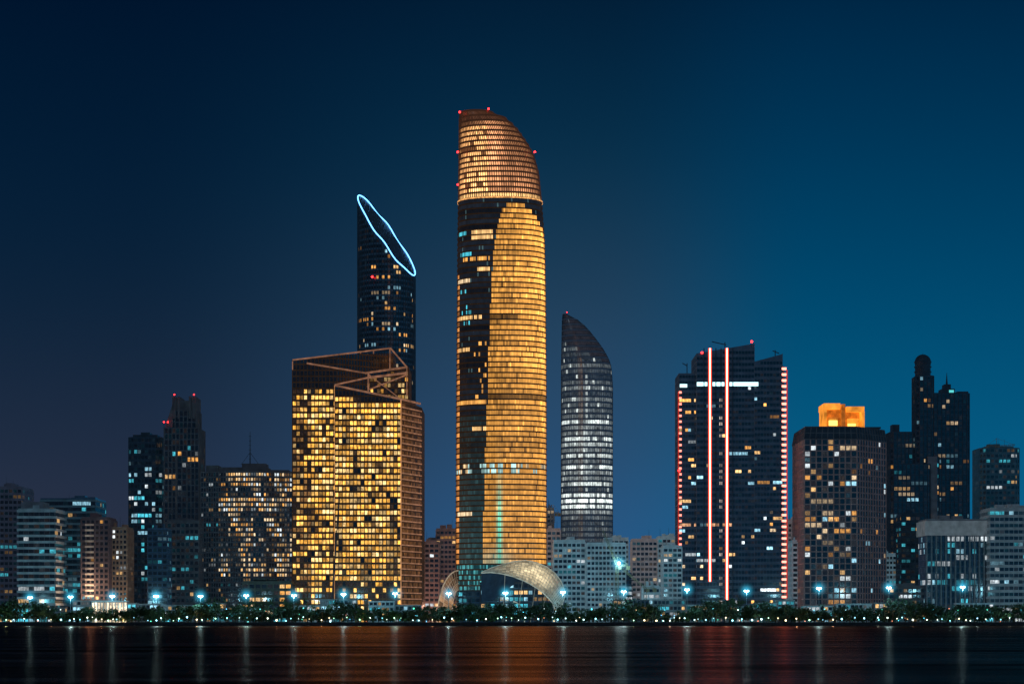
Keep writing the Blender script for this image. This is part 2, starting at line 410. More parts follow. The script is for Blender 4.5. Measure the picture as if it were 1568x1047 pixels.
# ================================================================= RIGHT CURVED TOWER
def curved():
    B=Building('curved_top_skyscraper'); D=1700; YC=1712
    Lt=[(470,863),(485,861),(560,859.5),(945,859)]; Rt=[(479,868),(483,878),(490,888),(500,899),(515,911),(530,922),(545,931),(560,936),(590,938),(945,938)]
    def ring(z,n=72):
        py=945-(z-5)*F/D; l=X(lerp_tab(Lt,py),YC); r=X(lerp_tab(Rt,py),YC); a=(r-l)/2; xc=(l+r)/2; b=6+13*min(1,a/19)
        return sup_ring(xc,YC,a,b,n,2.5)
    R=random.Random(5); rows={}
    BR={626:1.6,646:1.4,672:1.3,682:.7,697:1.2,714:1.7,728:.5,742:1.4,757:1.8,769:2.8,777:2.0}
    def pane(i,k,x,z,ny):
        px=784+x*F/D; py=945-(z-5)*F/D
        lim=522+(px-860)*.5
        if py<lim: return (.022,.022,.03)
        if k not in rows: rows[k]=R.uniform(.04,.4)
        s=rows[k]*(1.1 if py>590 else .4)*R.uniform(.3,1.2)
        nn=noise.noise(Vector((x*.35,k*2.1,5)))
        for y,v in BR.items():
            if abs(py-y)<3.4: s=max(s,v*R.uniform(.4,1.1)*(1 if nn>-.2 else .15))
        if abs(py-(520+(px-860)*.4))<6 and nn>0: s=max(s,.35)
        if 570<py<785 and abs(px-897)<1.5: s=max(s,.5)
        if R.random()<.05: s=.9
        if py>785: s*=.35
        return (.74*s+.014,.82*s+.024,.78*s+.04)
    facade(B,ring,levels(GZ,Z(479,D),4.1),pane,ledge=(.4,.5,1),mull=(.2,.25),ins=(.05,.2,.82),wm=GLASSB,lm=surf('blue_grey_metal',(.1,.12,.14),.5,.4,emit=(.016,.024,.04),es=1),straight=False)
    warn(B,868,478,YC-8,.4); B.finish()
curved()

# ================================================================= GOLD OFFICE BUILDING
def gold():
    B=Building('gold_lit_office_building')
    pal=[(1,.48,.08),(1,.53,.12),(1,.45,.06),(1,.64,.24)]
    def mk(D,p,ylim,seed,left=False):
        f=lit(p,pal,seed,rowv=.2,cl=.5,cs=.3,st=(.3,1.25),dim=.5,run=.1,gain=1.6); R=random.Random(seed)
        def g(i,k,x,z,ny):
            py=945-(z-5)*F/D; px=784+x*F/D
            if py<ylim(px): return (.004,.004,.005)
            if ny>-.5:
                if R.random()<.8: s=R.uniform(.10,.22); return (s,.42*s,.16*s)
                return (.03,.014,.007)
            if left and px<474 and R.random()<.5: return (.02,.011,.006) if R.random()<.5 else (.25,.12,.035)
            if py>885 and R.random()<.5: return (.02,.012,.008)
            return f(i,k,x,z,ny)
        return g
    D=1490; zt=lambda x:Z(551-(x-448)*.12,D)
    r=poly_ring([(X(448,D),D),(X(516,D),D),(X(598,D),D+30),(X(598,D),D+62),(X(448,D),D+62)],2.3)
    top=lambda x,y:zt(784+x*F/D)
    kw=dict(ledge=(.3,.9,1),mull=(.45,.35),ins=(.12,.16,.8),wm=GLASS,lm=BRONZE,mm=BRONZE)
    facade(B,lambda z:r,levels(GZ,Z(530,D),3.85),mk(D,.80,lambda px:594,1,True),top=top,**kw)
    D2=1506; r2=poly_ring([(X(540,D2),D2),(X(625,D2),D2),(X(625,D2),D2+40),(X(540,D2),D2+40)],2.3)
    top2=lambda x,y:Z(573-(784+x*F/D2-540)*.13,D2)
    facade(B,lambda z:r2,levels(GZ,Z(558,D2),3.85),mk(D2,.12,lambda px:570,2),top=top2,**kw)
    D3=1476; r3=poly_ring([(X(513,D3),D3),(X(614,D3),D3),(X(645,D3+32),D3+32),(X(645,D3+32),D3+80),(X(513,D3),D3+80)],2.3)
    def top3(x,y):
        px=784+x*F/D3; return Z(589+max(0,px-513)*.215,D3)
    facade(B,lambda z:r3,levels(GZ,Z(588,D3),3.85),mk(D3,.82,lambda px:606+(px-513)*.13,3),top=top3,**kw)
    Fm=B.part('roof_frame',LITB)
    def beam(p,q,r=.75): Fm.tube((X(p[0],p[2]),p[2],Z(p[1],p[2])),(X(q[0],q[2]),q[2],Z(q[1],q[2])),r,m=4)
    beam((448,551,1489),(516,543,1489),.6); beam((516,543,1489),(598,533,1519),.6); beam((448,553,1489),(448,566,1489),.4)
    beam((470,556,1488),(560,571,1480),.7); beam((560,571,1480),(623,562,1505),.8); beam((598,533,1519),(623,562,1505),.5)
    beam((513,589,1475),(564,578,1490),.7); beam((564,578,1490),(622,571,1504),.9)
    beam((513,590,1475),(614,611,1475),.8); beam((614,611,1475),(643,618,1508),.8)
    beam((564,571,1480),(564,600,1478),.7); beam((623,562,1505),(623,606,1505),.5)
    beam((564,573,1480),(610,608,1475),.4); beam((566,596,1477),(622,574,1504),.5)
    for px in (520,534,552,572,597): beam((px,544-(px-516)*.13,1493+ (px-516)*.3),(px,566,1493+(px-516)*.3),.5)
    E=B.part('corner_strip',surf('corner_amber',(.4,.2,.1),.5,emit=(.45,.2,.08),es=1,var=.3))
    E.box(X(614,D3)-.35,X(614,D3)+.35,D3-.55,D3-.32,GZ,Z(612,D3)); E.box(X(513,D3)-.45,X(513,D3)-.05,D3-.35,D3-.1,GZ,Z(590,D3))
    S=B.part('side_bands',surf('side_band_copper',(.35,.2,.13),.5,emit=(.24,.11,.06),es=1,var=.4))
    a=Vector((X(614,D3),D3)); b=Vector((X(645,D3+32),D3+32)); e=(b-a).normalized(); nn=Vector((e.y,-e.x))
    for z in levels(GZ,Z(614,D3),3.85)[1:-1]:
        lo=a+nn*.5; hi=b+nn*.5
        if z>Z(618,D3): continue
        S.quad((*lo,z-.3),(*hi,z-.3),(*hi,z+.45),(*lo,z+.45)); S.quad((*lo,z+.45),(*hi,z+.45),(*b,z+.45),(*a,z+.45))
    Q=B.part('diagonal_edge',DARKM); Q.tube((X(506,D3),D3-1.5,GZ),(X(520,D3),D3-1.5,Z(760,D3)),.5)
    B.finish()
gold()

# ================================================================= RED NEON TWIN TOWER
def neon():
    B=Building('neon_striped_office_tower')
    W2=[WRM,WRM2,WHT,AMB,COOL]
    GB=surf('slate_curtain_glass',(.03,.045,.07),.25,.0,emit=(.007,.014,.026),es=1,spec=.8); GM=surf('slate_metal',(.06,.07,.09),.45,.4,emit=(.008,.014,.024),es=1)
    def slab(x0,x1,D,dep,tf,seed,p,ymin):
        r=poly_ring([(X(x0,D),D),(X(x1,D),D),(X(x1,D),D+dep),(X(x0,D),D+dep)],2.1)
        f=lit(p,W2,seed,cl=1.6,cs=.35,st=(.15,1.1),dim=.012,run=.5,rowv=.8); R=random.Random(seed)
        top=lambda x,y:Z(tf(784+x*F/D),D)
        def pane(i,k,x,z,ny):
            py=945-(z-5)*F/D
            if py<ymin: return None
            px=784+x*F/D
            if abs(py-807)<4 and px<1120 and R.random()<.8: s=R.uniform(.3,.9); return (s,.5*s,.25*s)
            if abs(px-1104)<3 and R.random()<.45: s=R.uniform(.1,.8); return (s,.8*s,.7*s)
            return f(i,k,x,z,ny)
        facade(B,lambda z:r,levels(GZ,Z(min(tf(x0),tf(x1)),D),3.9),pane,top=top,ledge=(.25,.5,1),mull=(.15,.2),ins=(.06,.25,.75),wm=GB,lm=GM,mm=GM)
    slab(1067,1155,1518,44,lambda px:541-(px-1067)*.17,31,.04,592)
    slab(1040,1067.3,1526,36,lambda px:572,32,.07,590)
    slab(1154.6,1198,1524,40,lambda px:553-(px-1157)*.27,33,.07,565)
    D=1518
    R_=B.part('neon_line',NEONR); Wt=B.part('neon_core',emis('neon_core_pink',(1.0,.55,.47),3.0))
    for px,yb in ((1087,890),(1113,918)):
        x=X(px,D); top=Z(533,D)
        R_.box(x-1.05,x+1.05,D-.75,D-.3,Z(yb,D),top); Wt.box(x-.38,x+.38,D-.95,D-.76,Z(yb,D),top)
        sl_=B.part('recess_frame',DARKM); sl_.box(x-4.2,x-3.6,D-.7,D-.28,Z(yb,D),top); sl_.box(x+3.6,x+4.2,D-.7,D-.28,Z(yb,D),top)
    N=B.part('band_light',NEONW); z=Z(588,D)
    for a,b in ((1067,1083),(1091,1109),(1117,1161)): N.box(X(a,D),X(b,D),D-.6,D-.27,z-1.3,z+1.3)
    N.box(X(1041,1526),X(1052,1526),1525.2,1525.7,Z(593,1526),Z(588,1526))
    T=B.part('edge_lights',emis('edge_pink',(1,.30,.22),3.0)); T2=B.part('edge_lights_left',emis('edge_rose',(1,.22,.16),3.0)); T3=B.part('edge_tube',emis('edge_tube_red',(1,.05,.03),.5))
    T3.box(X(1204,1524)+.02,X(1206,1524),1524,1525,Z(915,1524),Z(566,1524)); T3.box(X(1038,1526),X(1039.5,1526)-.02,1525,1525.6,Z(915,1526),Z(600,1526))
    for k,z in enumerate(levels(Z(915,1524),Z(566,1524),3.9)):
        T.box(X(1197,1524)+.05,X(1204,1524),1523.1,1526,z,z+1.4)
        if z<Z(600,1524): T2.box(X(1039.5,1526),X(1043.5,1526),1524.8,1525.6,z,z+1.3)
    fin=B.part('side_fin',DARKM); fin.box(X(1198,1524)+.02,X(1202,1524),1527,1560,GZ,Z(560,1524))
    A=B.part('roof_davit',DARKM)
    for (a,b,c,d) in ((1052,560,1045,556),(1052,575,1052,556),(1110,533,1110,524),(1090,523,1112,528),(1187,548,1187,536),(1183,537,1193,541)):
        A.tube((X(a,1540),1540,Z(b,1540)),(X(c,1540),1540,Z(d,1540)),.4,m=4)
    for px,py in ((1075,540),(1151,523)): warn(B,px,py,1517,.8)
    warn(B,1040,720,1524,.9); B.finish()
neon()

# ================================================================= ORANGE CROWN TOWER
def crown_tower():
    B=Building('orange_crowned_tower'); D=1505
    r=poly_ring([(X(1232,D),D),(X(1312,D),D),(X(1356,D+30),D+30),(X(1356,D+30),D+60),(X(1232,D),D+60)],3.6)
    f=lit(.20,[WRM,WRM2,WHT,COOL,AMB,WRM],41,cl=.9,cs=.3,st=(.12,.7),dim=.03,run=.25); R=random.Random(9)
    def pane(i,k,x,z,ny):
        if ny>-.8: 
            return f(i,k,x,z,ny) if R.random()<.3 else None
        return f(i,k,x,z,ny)
    zt=Z(672,D)
    facade(B,lambda z:r,levels(GZ,zt,3.9),pane,ledge=(.5,.7,1),mull=(.8,.55),ins=(.1,.15,.85),wm=GLASS,lm=PINK,mm=PINK,roof=False)
    def sc(s): 
        cx=X(1294,D); cy=D+30
        return [(cx+(p[0]-cx)*s,cy+(p[1]-cy)*s) for p in r]
    z1=Z(653,D)
    facade(B,lambda z:sc(1.02-.05*(z-zt)/(z1-zt)),levels(zt,z1,4.3),None,ledge=(.3,.5,1),mull=(.5,.4),wm=DARKM,lm=CONCD,mm=CONCD,straight=False)
    OR=surf('orange_crown_painted_lit',(.6,.35,.15),.6,emit=(1.0,.33,.03),es=.9,var=.5,scale=.15)  # floodlight painted in as emission; no floodlamps
    ORD=surf('orange_crown_painted_shade',(.5,.3,.12),.6,emit=(.35,.09,.008),es=.9,var=.5)  # darker copy of the crown material, shade painted in
    BR=emis('crown_lamps',(1,.75,.15),2.0)
    y=D+12; c=B.part('crown_box',OR); d=B.part('crown_recess',ORD); l=B.part('crown_light_trough',BR)
    xx=lambda p:X(p,y); zz=lambda p:Z(p,y)
    d.box(xx(1266),xx(1318),y+6,y+24,z1,zz(622)); c.box(xx(1262),xx(1287),y+1,y+28,zz(626),zz(617)); c.box(xx(1262),xx(1266),y,y+24,z1,zz(626.2))
    d.box(xx(1268),xx(1284),y+3,y+5.9,z1,zz(638)); c.box(xx(1297),xx(1324),y+1,y+28,zz(630),zz(622)); c.box(xx(1320),xx(1324),y,y+24,z1,zz(630.2))
    d.box(xx(1289),xx(1295),y+2,y+24.2,z1,zz(618)); c.box(xx(1299),xx(1316),y+3,y+5.9,z1,zz(640))
    l.box(xx(1270),xx(1283),y+2,y+2.9,zz(651),zz(643)); l.box(xx(1299),xx(1311),y+2,y+2.9,zz(651.5),zz(648))
    c2=B.part('screen_wall',DARKM); c2.box(xx(1326),xx(1350),y+3,y+24,z1,zz(654)+.5)
    B.finish()
crown_tower()

# ================================================================= LEFT GROUP
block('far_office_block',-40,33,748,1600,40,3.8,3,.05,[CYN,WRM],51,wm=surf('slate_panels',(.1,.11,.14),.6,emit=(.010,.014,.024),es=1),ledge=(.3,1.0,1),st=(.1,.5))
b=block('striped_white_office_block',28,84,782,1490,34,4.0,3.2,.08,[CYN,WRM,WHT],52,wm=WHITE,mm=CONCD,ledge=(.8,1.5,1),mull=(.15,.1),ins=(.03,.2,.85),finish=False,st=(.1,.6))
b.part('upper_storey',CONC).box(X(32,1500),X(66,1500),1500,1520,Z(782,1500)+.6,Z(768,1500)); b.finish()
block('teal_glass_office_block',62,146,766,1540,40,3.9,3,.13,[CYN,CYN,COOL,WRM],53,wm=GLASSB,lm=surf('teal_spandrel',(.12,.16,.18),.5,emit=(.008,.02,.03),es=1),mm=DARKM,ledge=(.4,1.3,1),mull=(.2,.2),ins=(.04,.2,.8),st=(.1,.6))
def b4():
    B=block('brown_apartment_tower',125,166,795,1500,30,3.5,3,.05,[AMB,WRM],54,wm=surf('brown_stone',(.14,.10,.10),.8,emit=(.010,.008,.011),es=1),mull=(.9,.7),finish=False)
    S=B.part('uplit_bay',surf('stone_part_painted_uplight',(.6,.52,.45),.7,emit=(.06,.035,.022),es=1,var=.6,scale=.1))  # emission paints part of the uplight into the stone
    for z in levels(GZ,Z(802,1498),3.5)[1:]:
        S.box(X(130,1498),X(143,1498),1497.9,1499.1,z-1.0,z+.2)
    for zz in (3,14,26): B.lights.append(((X(137,1490),1491,zz),5200,(1,.66,.42),.5))
    B.finish()
b4()
B=block('tan_apartment_tower',166,194,810,1510,26,3.4,2.6,.10,[WRM,WHT],55,wm=TAN,mull=(.9,.4),finish=False)
B.lights.append(((X(180,1480),1490,5),9000,(1,.6,.35),1.0)); B.finish()  # unseen warm light added to brighten the facade, no lamp post
def b6():
    B=Building('dark_glass_tower'); D=1560
    l,r_=X(196,D),X(247,D); c=[(l,D+3),(l+4,D),(r_-4,D),(r_,D+3),(r_,D+32),(l,D+32)]
    r=poly_ring(c,2.4)
    f=lit(.12,[CYN,COOL,WHT,CYN],56,cl=1.5,cs=.5,st=(.12,.8),dim=.01)
    facade(B,lambda z:r,levels(GZ,Z(669,D),3.9),f,top=None,ledge=(.2,.35,1),mull=(.3,.3),ins=(.1,.2,.8),wm=GLASS,mm=DARKM)
    B.part('roof_screen',DARKM).box(l+3,r_-3,D+2,D+28,Z(669,D)+.2,Z(665,D)); B.part('roof_screen',DARKM).box(l+8,l+14,D+4,D+16,Z(665,D)+.01,Z(661,D)); B.finish()
b6()
def b7():
    B=Building('stepped_crown_tower'); D=1545
    f=lit(.08,[WRM,CYN,WHT,AMB],57,cl=1.3,cs=.4,st=(.12,.7),dim=.015)
    def bx(x0,x1,yt,y0,dep,D=D,pn=f,z0=GZ):
        r=poly_ring([(X(x0,D),y0),(X(x1,D),y0),(X(x1,D),y0+dep),(X(x0,D),y0+dep)],2.6)
        facade(B,lambda z:r,levels(z0,Z(yt,D),3.8),pn,ledge=(.2,.4,1),mull=(.7,.6),ins=(.15,.15,.85),wm=GLASS,lm=CONCD,mm=CONCD)
    bx(252,304,655,D,30); bx(256,303,800,D-8,7.4); bx(261,299,628,D+3,24,z0=Z(655,D)+.3); bx(272,286,690,D-1.5,1.4)
    C=B.part('crown_fins',CONCD)
    for px,w in ((266,2.2),(273,1.2),(290,1.2),(297,2.2)):
        x=X(px,D); C.box(x-w/2,x+w/2,D+1,D+26,Z(640,D),Z(606,D)-abs(px-282)*.02)
    C.box(X(268,D),X(296,D),D+6,D+20,Z(628,D)+.3,Z(612,D))
    C.ngon([(X(252,D),D+1,Z(655,D)+.5),(X(264,D),D+1,Z(655,D)+.5),(X(266,D),D+1,Z(612,D))])
    C.ngon([(X(299,D),D+1,Z(650,D)),(X(304,D),D+1,Z(655,D)+.5),(X(299,D),D+1,Z(618,D))])
    for px,py in ((267,604),(297,604),(251,646),(257,646)): warn(B,px,py,D-1,.5)
    B.finish()
b7()
def b8():
    B=Building('wide_apartment_block'); D=1530
    l,r_=X(306,D),X(446,D); c=[]
    for i in range(13):
        u=i/12; c.append((l+(r_-l)*u,D+6*math.cos(u*math.pi)**2*1.0))
    c+=[(r_,D+36),(l,D+36)]
    r=poly_ring(c,1.8)
    f1=lit(.42,[WRM,WRM2,AMB,WHT,WRM2],58,cl=1.6,cs=.20,st=(.08,.75),dim=.10,run=.08,gain=1.9); f2=lit(.12,[CYN,WHT,WRM],59,st=(.1,.4),dim=.02)
    def pane(i,k,x,z,ny):
        px=784+x*F/D; py=945-(z-5)*F/D
        if px<334 : return f2(i,k,x,z,ny)
        return f1(i,k,x,z,ny) if py<885 else f2(i,k,x,z,ny)
    zt=Z(722,D)
    facade(B,lambda z:r,levels(GZ,zt,3.3),pane,ledge=(.5,.8,1),mull=(.5,.35),ins=(.18,.25,.8),wm=GLASS,lm=CONCD,mm=CONCD)
    P=B.part('roof_storey',CONCD); P.box(l+3,X(332,D),D+8,D+30,zt+.5,Z(711,D)); P.box(X(334,D),X(408,D),D+7,D+28,zt+.5,Z(714,D)); P.box(X(368,D),X(405,D),D+9,D+26,Z(714,D)+.01,Z(708,D)); P.box(X(412,D),X(440,D),D+8,D+28,zt+.5,Z(718,D))
    A=B.part('radio_mast',DARKM); x=X(379,D); A.tube((x,D+15,Z(709,D)),(x,D+15,Z(658,D)),.45,.15); 
    for zz in range(6): A.tube((x-.9,D+15,Z(700-7*zz,D)),(x+.9,D+15,Z(700-7*zz,D)),.12)
    A.tube((x-6,D+15,Z(709,D)),(x,D+15,Z(690,D)),.15); A.tube((x+6,D+15,Z(709,D)),(x,D+15,Z(690,D)),.15)
    B.finish()
b8()
block('glass_annexe',226,256,812,1490,20,3.8,3,.2,[CYN,COOL],60,wm=GLASSB,lm=DARKM,mull=(.2,.2),ledge=(.3,.5,1),st=(.08,.4))
block('lit_low_office',372,446,893,1462,20,4.2,4,.4,[WRM,AMB,WRM2],61,wm=surf('brown_panel',(.15,.12,.1),.7),st=(.2,.9),mull=(.8,.4))
block('glass_annexe',256,304,800,1518,16,4.0,3,.1,[WRM,CYN],62,wm=CONCD,mull=(.8,.5),st=(.1,.5))
# ================================================================= MIDDLE FILLERS
B=block('rose_apartment_tower',643,672,832,1600,26,3.4,3,.12,[WRM,WHT],63,wm=PINK,finish=False); B.lights.append(((X(668,1560),1570,12),16000,(1,.5,.35),1.5)); B.finish()  # first tower: bare warm light added to tint it, no fixture modelled
block('rose_apartment_tower',668,698,812,1628,26,3.4,3,.12,[WRM,AMB],64,wm=PINK)
block('rose_apartment_tower',656,700,826,1660,26,3.4,3,.1,[WRM,CYN],65,wm=CONC)
W=surf('pale_concrete',(.42,.43,.43),.7,emit=(.045,.085,.11),es=1)  # emission lifts the walls as if lit by street lamps
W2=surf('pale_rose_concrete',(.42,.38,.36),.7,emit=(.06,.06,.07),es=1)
for (n,x0,x1,yt,D,m,s) in (('white_apartment_block',848,896,830,1500,W,71),('white_apartment_block',899,958,834,1495,W,72),('white_apartment_block',838,858,812,1580,W2,73),
      ('white_apartment_block',926,962,826,1600,W,74),('white_apartment_block',968,1006,828,1560,W2,75),('white_apartment_block',1008,1040,824,1580,W,76),('white_apartment_block',1016,1044,838,1520,W,77),
      ('white_apartment_block',1207,1228,800,1600,W2,78),('white_apartment_block',1352,1372,850,1600,W,79),('white_apartment_block',838,848,780,1750,CONC,80),('white_apartment_block',1214,1236,830,1540,W,84)):
    R=random.Random(s)
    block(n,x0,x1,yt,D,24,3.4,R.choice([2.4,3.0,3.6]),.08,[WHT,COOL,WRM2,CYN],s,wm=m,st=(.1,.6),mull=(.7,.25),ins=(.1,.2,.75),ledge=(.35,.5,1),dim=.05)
block('blue_glass_block',936,968,880,1560,20,3.6,3,.2,[COOL,WHT],81,wm=GLASSB,lm=DARKM,st=(.1,.5))
block('blue_glass_block',985,1010,900,1480,18,3.6,3,.3,[COOL,WHT],82,wm=W,st=(.1,.6))
# ================================================================= RIGHT GROUP
def domed():
    B=Building('domed_twin_tower'); D=1640
    f=lit(.09,[WRM,CYN,COOL,WRM2,AMB],92,cl=1.5,cs=.4,st=(.1,.55),dim=.008)
    def bx(x0,x1,yt,y0,dep,z0=GZ,ch=2):
        a,b=X(x0,D),X(x1,D); r=poly_ring([(a+ch,y0),(b-ch,y0),(b,y0+ch),(b,y0+dep),(a,y0+dep),(a,y0+ch)],3)
        facade(B,lambda z:r,levels(z0,Z(yt,D),3.9),f,ledge=(.25,.4,1),mull=(.6,.6),ins=(.15,.2,.8),wm=GLASS,lm=DARKM,mm=DARKM)
    bx(1366,1404,660,D+6,30); bx(1404,1430,575,D,18); bx(1428,1488,600,D+8,34); bx(1360,1420,712,D-12,14); bx(1418,1436,700,D-6,8)
    c=B.part('dome_drum',DARKM); x=X(1416.5,D); y=D+9; rad=13*D/F
    for z in levels(Z(575,D),Z(552,D),3.2): c.tube((x,y,z-.5),(x,y,z+.3),rad*1.02,m=20)
    c.tube((x,y,Z(575,D)),(x,y,Z(553,D)),rad*.92,m=20)
    B.part('dome',DARKM).ball((x,y,Z(553,D)),rad*.98,seg=20,rg=10); c.tube((x,y,Z(544,D)),(x,y,Z(539,D)),.3,.1)
    c.box(X(1370,D),X(1381,D),D+10,D+20,Z(660,D)+.3,Z(648,D)); c.box(X(1448,D),X(1468,D),D+14,D+28,Z(600,D)+.3,Z(592,D)); c.box(X(1452,D),X(1462,D),D+14.3,D+24,Z(592,D)+.01,Z(585,D))
    c.tube((X(1457,D),D+18,Z(585,D)),(X(1457,D),D+18,Z(566,D)),.8,.1); c.box(X(1470,D),X(1487,D),D+10,D+20,Z(600,D)+.3,Z(597,D))
    B.part('roof_light',emis('teal_roof_light',(.1,.6,.6),1.2)).box(X(1459,D),X(1466,D),D+13.2,D+13.9,Z(599,D)+.5,Z(592,D)-1)
    B.part('pale_fin',CONC).box(X(1418,D),X(1432,D),D-8,D-6.5,GZ,Z(700,D))
    B.finish(smooth=('dome',))
domed()
block('hazy_office_tower',1502,1562,686,1750,34,4.0,3,.09,[CYN,WHT,WRM],93,wm=surf('navy_panel',(.08,.1,.12),.6,emit=(.004,.016,.028),es=1),st=(.08,.45),mull=(.8,.5),chamf=4)
def colon():
    B=Building('colonnaded_office_building'); D=1480
    a,b=X(1419,D),X(1514,D); zt=Z(820,D); r=poly_ring([(a,D),(b,D),(b,D+30),(a,D+30)],2.6)
    facade(B,lambda z:r,levels(GZ,zt,3.9),lit(.10,[CYN,COOL,WHT],94,st=(.15,.6),cl=1.3),ledge=(.2,.4,1),mull=None,wm=GLASSB,lm=DARKM)
    M=B.part('concrete_cornice',surf('cornice_pale',(.38,.37,.36),.7,emit=(.05,.06,.07),es=1)); M.box(a-1.2,b+.2,D-1.3,D+31,zt+.25,Z(797,D))
    C2=B.part('columns',CONC)
    for i in range(14):
        x=a+(b-a)*i/13; C2.box(x-.4,x+.4,D-1.2,D-.1,GZ,zt)
        if i<13: M.box(x+1.0,x+2.6,D-1.5,D-1.32,zt+3,zt+8.0)
    rooftop(B,a,b,D,D+30,Z(797,D)+.01,94,CONC); B.finish()
colon()
block('striped_grey_office_block',1516,1610,781,1470,30,3.9,3,.13,[CYN,COOL,WHT],95,wm=surf('pale_grey_panel',(.36,.36,.36),.7,emit=(.025,.038,.05),es=1),ledge=(.5,1.2,1),mull=(.3,.2),ins=(.05,.3,.85),st=(.1,.7))
block('low_office_block',1362,1418,900,1490,20,3.8,3,.3,[CYN,WHT,WRM],96,wm=CONCD,st=(.1,.6))
block('dark_apartment_block',1380,1416,790,1560,20,3.6,3,.14,[CYN,WRM],97,wm=DARKM,st=(.1,.6))
R=random.Random(77); px=-60
while px<1640:
    w=R.uniform(24,55); h=R.uniform(917,931)
    if not(660<px+w and px<880):
        block('low_shop_building',px,px+w,h,1450+R.uniform(0,4),9,3.6,2.6,.4,[CYN,WHT,WRM,COOL,CYN],int(px*3+999),wm=R.choice([CONC,CONCD,CONC,WHITE]),st=(.1,.8),rt=False)
    px+=w+R.uniform(1,26)
def pav():
    B=Building('lit_pavilion'); D=1436
    a,b=X(140,D),X(194,D); M=B.part('roof_slab',WHITE); M.box(a,b,D,D+10,Z(921,D),Z(919,D))
    G=B.part('glazing',PANE); n=12; R=random.Random(6)
    for i in range(n):
        x0=a+(b-a)*i/n; s=R.uniform(.4,1.6); G.quad((x0+.3,D+1,GZ),(x0+1.6,D+1,GZ),(x0+1.6,D+1,Z(922,D)),(x0+.3,D+1,Z(922,D)),(s,.8*s,.55*s)); M.tube((x0,D+.5,GZ),(x0,D+.5,Z(921,D)),.2)
    B.finish()
pav()
# ---------------------------------------------------------------- cranes
FL=[]
def crane(name,px,D,ybase,ytop,jib,ang,w=1.6,lamp=False,cj=8):
    B=Building(name); M=B.part('lattice',surf('crane_paint',(.25,.2,.1),.5,emit=(.01,.012,.014),es=1)); x=X(px,D); z0=Z(ybase,D); z1=Z(ytop,D)
    h=w/2
    def latt(p,q,h,n):
        p=Vector(p);q=Vector(q);d=(q-p).normalized(); u=Vector((0,1,0)); v=d.cross(u).normalized()
        cs=[(u*h+v*h),(u*h-v*h),(-u*h-v*h),(-u*h+v*h)]
        for c in cs: M.tube(p+c,q+c,.16,m=4)
        for k in range(n):
            a=p+(q-p)*k/n;b=p+(q-p)*(k+1)/n
            for i in range(4): M.tube(a+cs[i],b+cs[(i+1)%4],.10,m=4)
    latt((x,D,z0),(x,D,z1),h,max(3,int((z1-z0)/2.4)))
    e=(x+jib*math.cos(ang),D,z1+jib*math.sin(ang))
    latt((x,D,z1),e,h*.6,int(abs(jib)/2.4)); s=-1 if math.cos(ang)*jib>0 else 1
    latt((x,D,z1),(x+s*cj,D,z1+.5),h*.6,4); M.box(x+s*cj-1.2,x+s*cj+1.2,D-1,D+1,z1-2.5,z1)
    M.tube((x,D,z1),(x,D,z1+6),.2,m=4); M.tube((x,D,z1+6),e,.1,m=4); M.tube((x,D,z1+6),(x+s*cj,D,z1+.5),.1,m=4)
    M.box(x+.9,x+2.6,D-1,D+1,z1-2.4,z1-.2)
    if lamp:
        B.part('floodlight',LAMP).ball((x+1,D-2,Z(862,D)),1.0,seg=8,rg=6); B.lights.append(((x+1,D-5,Z(862,D)),9000,(.3,.75,1),.8))
        FL.append((x+1,D-2,Z(862,D)))
    return B.finish()
craneA=crane('tower_crane',945,1470,935,866,24,math.radians(112),lamp=True,cj=7)
crane('tower_crane',988,1475,930,900,26,math.radians(140),cj=6)
crane('tower_crane',1526,1752,690,683,14,math.radians(4),cj=7)
crane('tower_crane',848,1760,800,785,10,math.radians(140),cj=4)

# ================================================================= GROUND, ROAD, WATER
def sheet(name,x0,x1,y0,y1,z,mat):
    m=MB(); m.quad((x0,y0,z),(x1,y0,z),(x1,y1,z),(x0,y1,z)); return m.obj(name,mat)
sheet('ground',-30000,30000,1371.2,60000,GZ,surf('sandy_ground',(.16,.14,.11),.95,scale=.05))
sheet('promenade',-1500,1500,1371.3,1384,GZ+.004,surf('promenade_paving',(.3,.28,.25),.8,scale=.6))
sheet('grass',-1500,1500,1384,1404,GZ+.008,surf('lawn',(.04,.08,.03),.95,scale=.8))
rd=Building('road'); rd.part('asphalt',surf('asphalt',(.05,.05,.052),.6,scale=.7)).quad((-1500,1406,GZ+.004),(1500,1406,GZ+.004),(1500,1430,GZ+.004),(-1500,1430,GZ+.004))
k=rd.part('kerb',CONC); k.box(-1500,1500,1405.7,1406,GZ,GZ+.14); k.box(-1500,1500,1430,1430.3,GZ,GZ+.14); k.box(-1500,1500,1417,1419,GZ+.004,GZ+.16)
mk=rd.part('lane_marking',surf('white_paint',(.8,.8,.8),.6))
for i in range(-60,60):
    for y in (1409.7,1413.4,1422.7,1426.4): mk.quad((i*12,y,GZ+.008),(i*12+4,y,GZ+.008),(i*12+4,y+.15,GZ+.008),(i*12,y+.15,GZ+.008))
rd.finish()
sw=Building('seawall'); s=sw.part('wall',surf('seawall_stone',(.2,.18,.16),.9,scale=.5)); s.box(-1500,1500,1370,1371.2,-1,GZ+.5); s.box(-1500,1500,1369.8,1371.3,GZ+.5,GZ+.65)
rk=sw.part('rock_armour',surf('armour_rock',(.14,.13,.12),.95,scale=.8)); R=random.Random(4)
for i in range(1500):
    x=R.uniform(-420,420); u=R.random(); rk.ball((x,1369.6-u*5,1.3*(1-u)-.1),R.uniform(.35,.8),seg=5,rg=3,sq=R.uniform(.5,.9))
sw.finish()
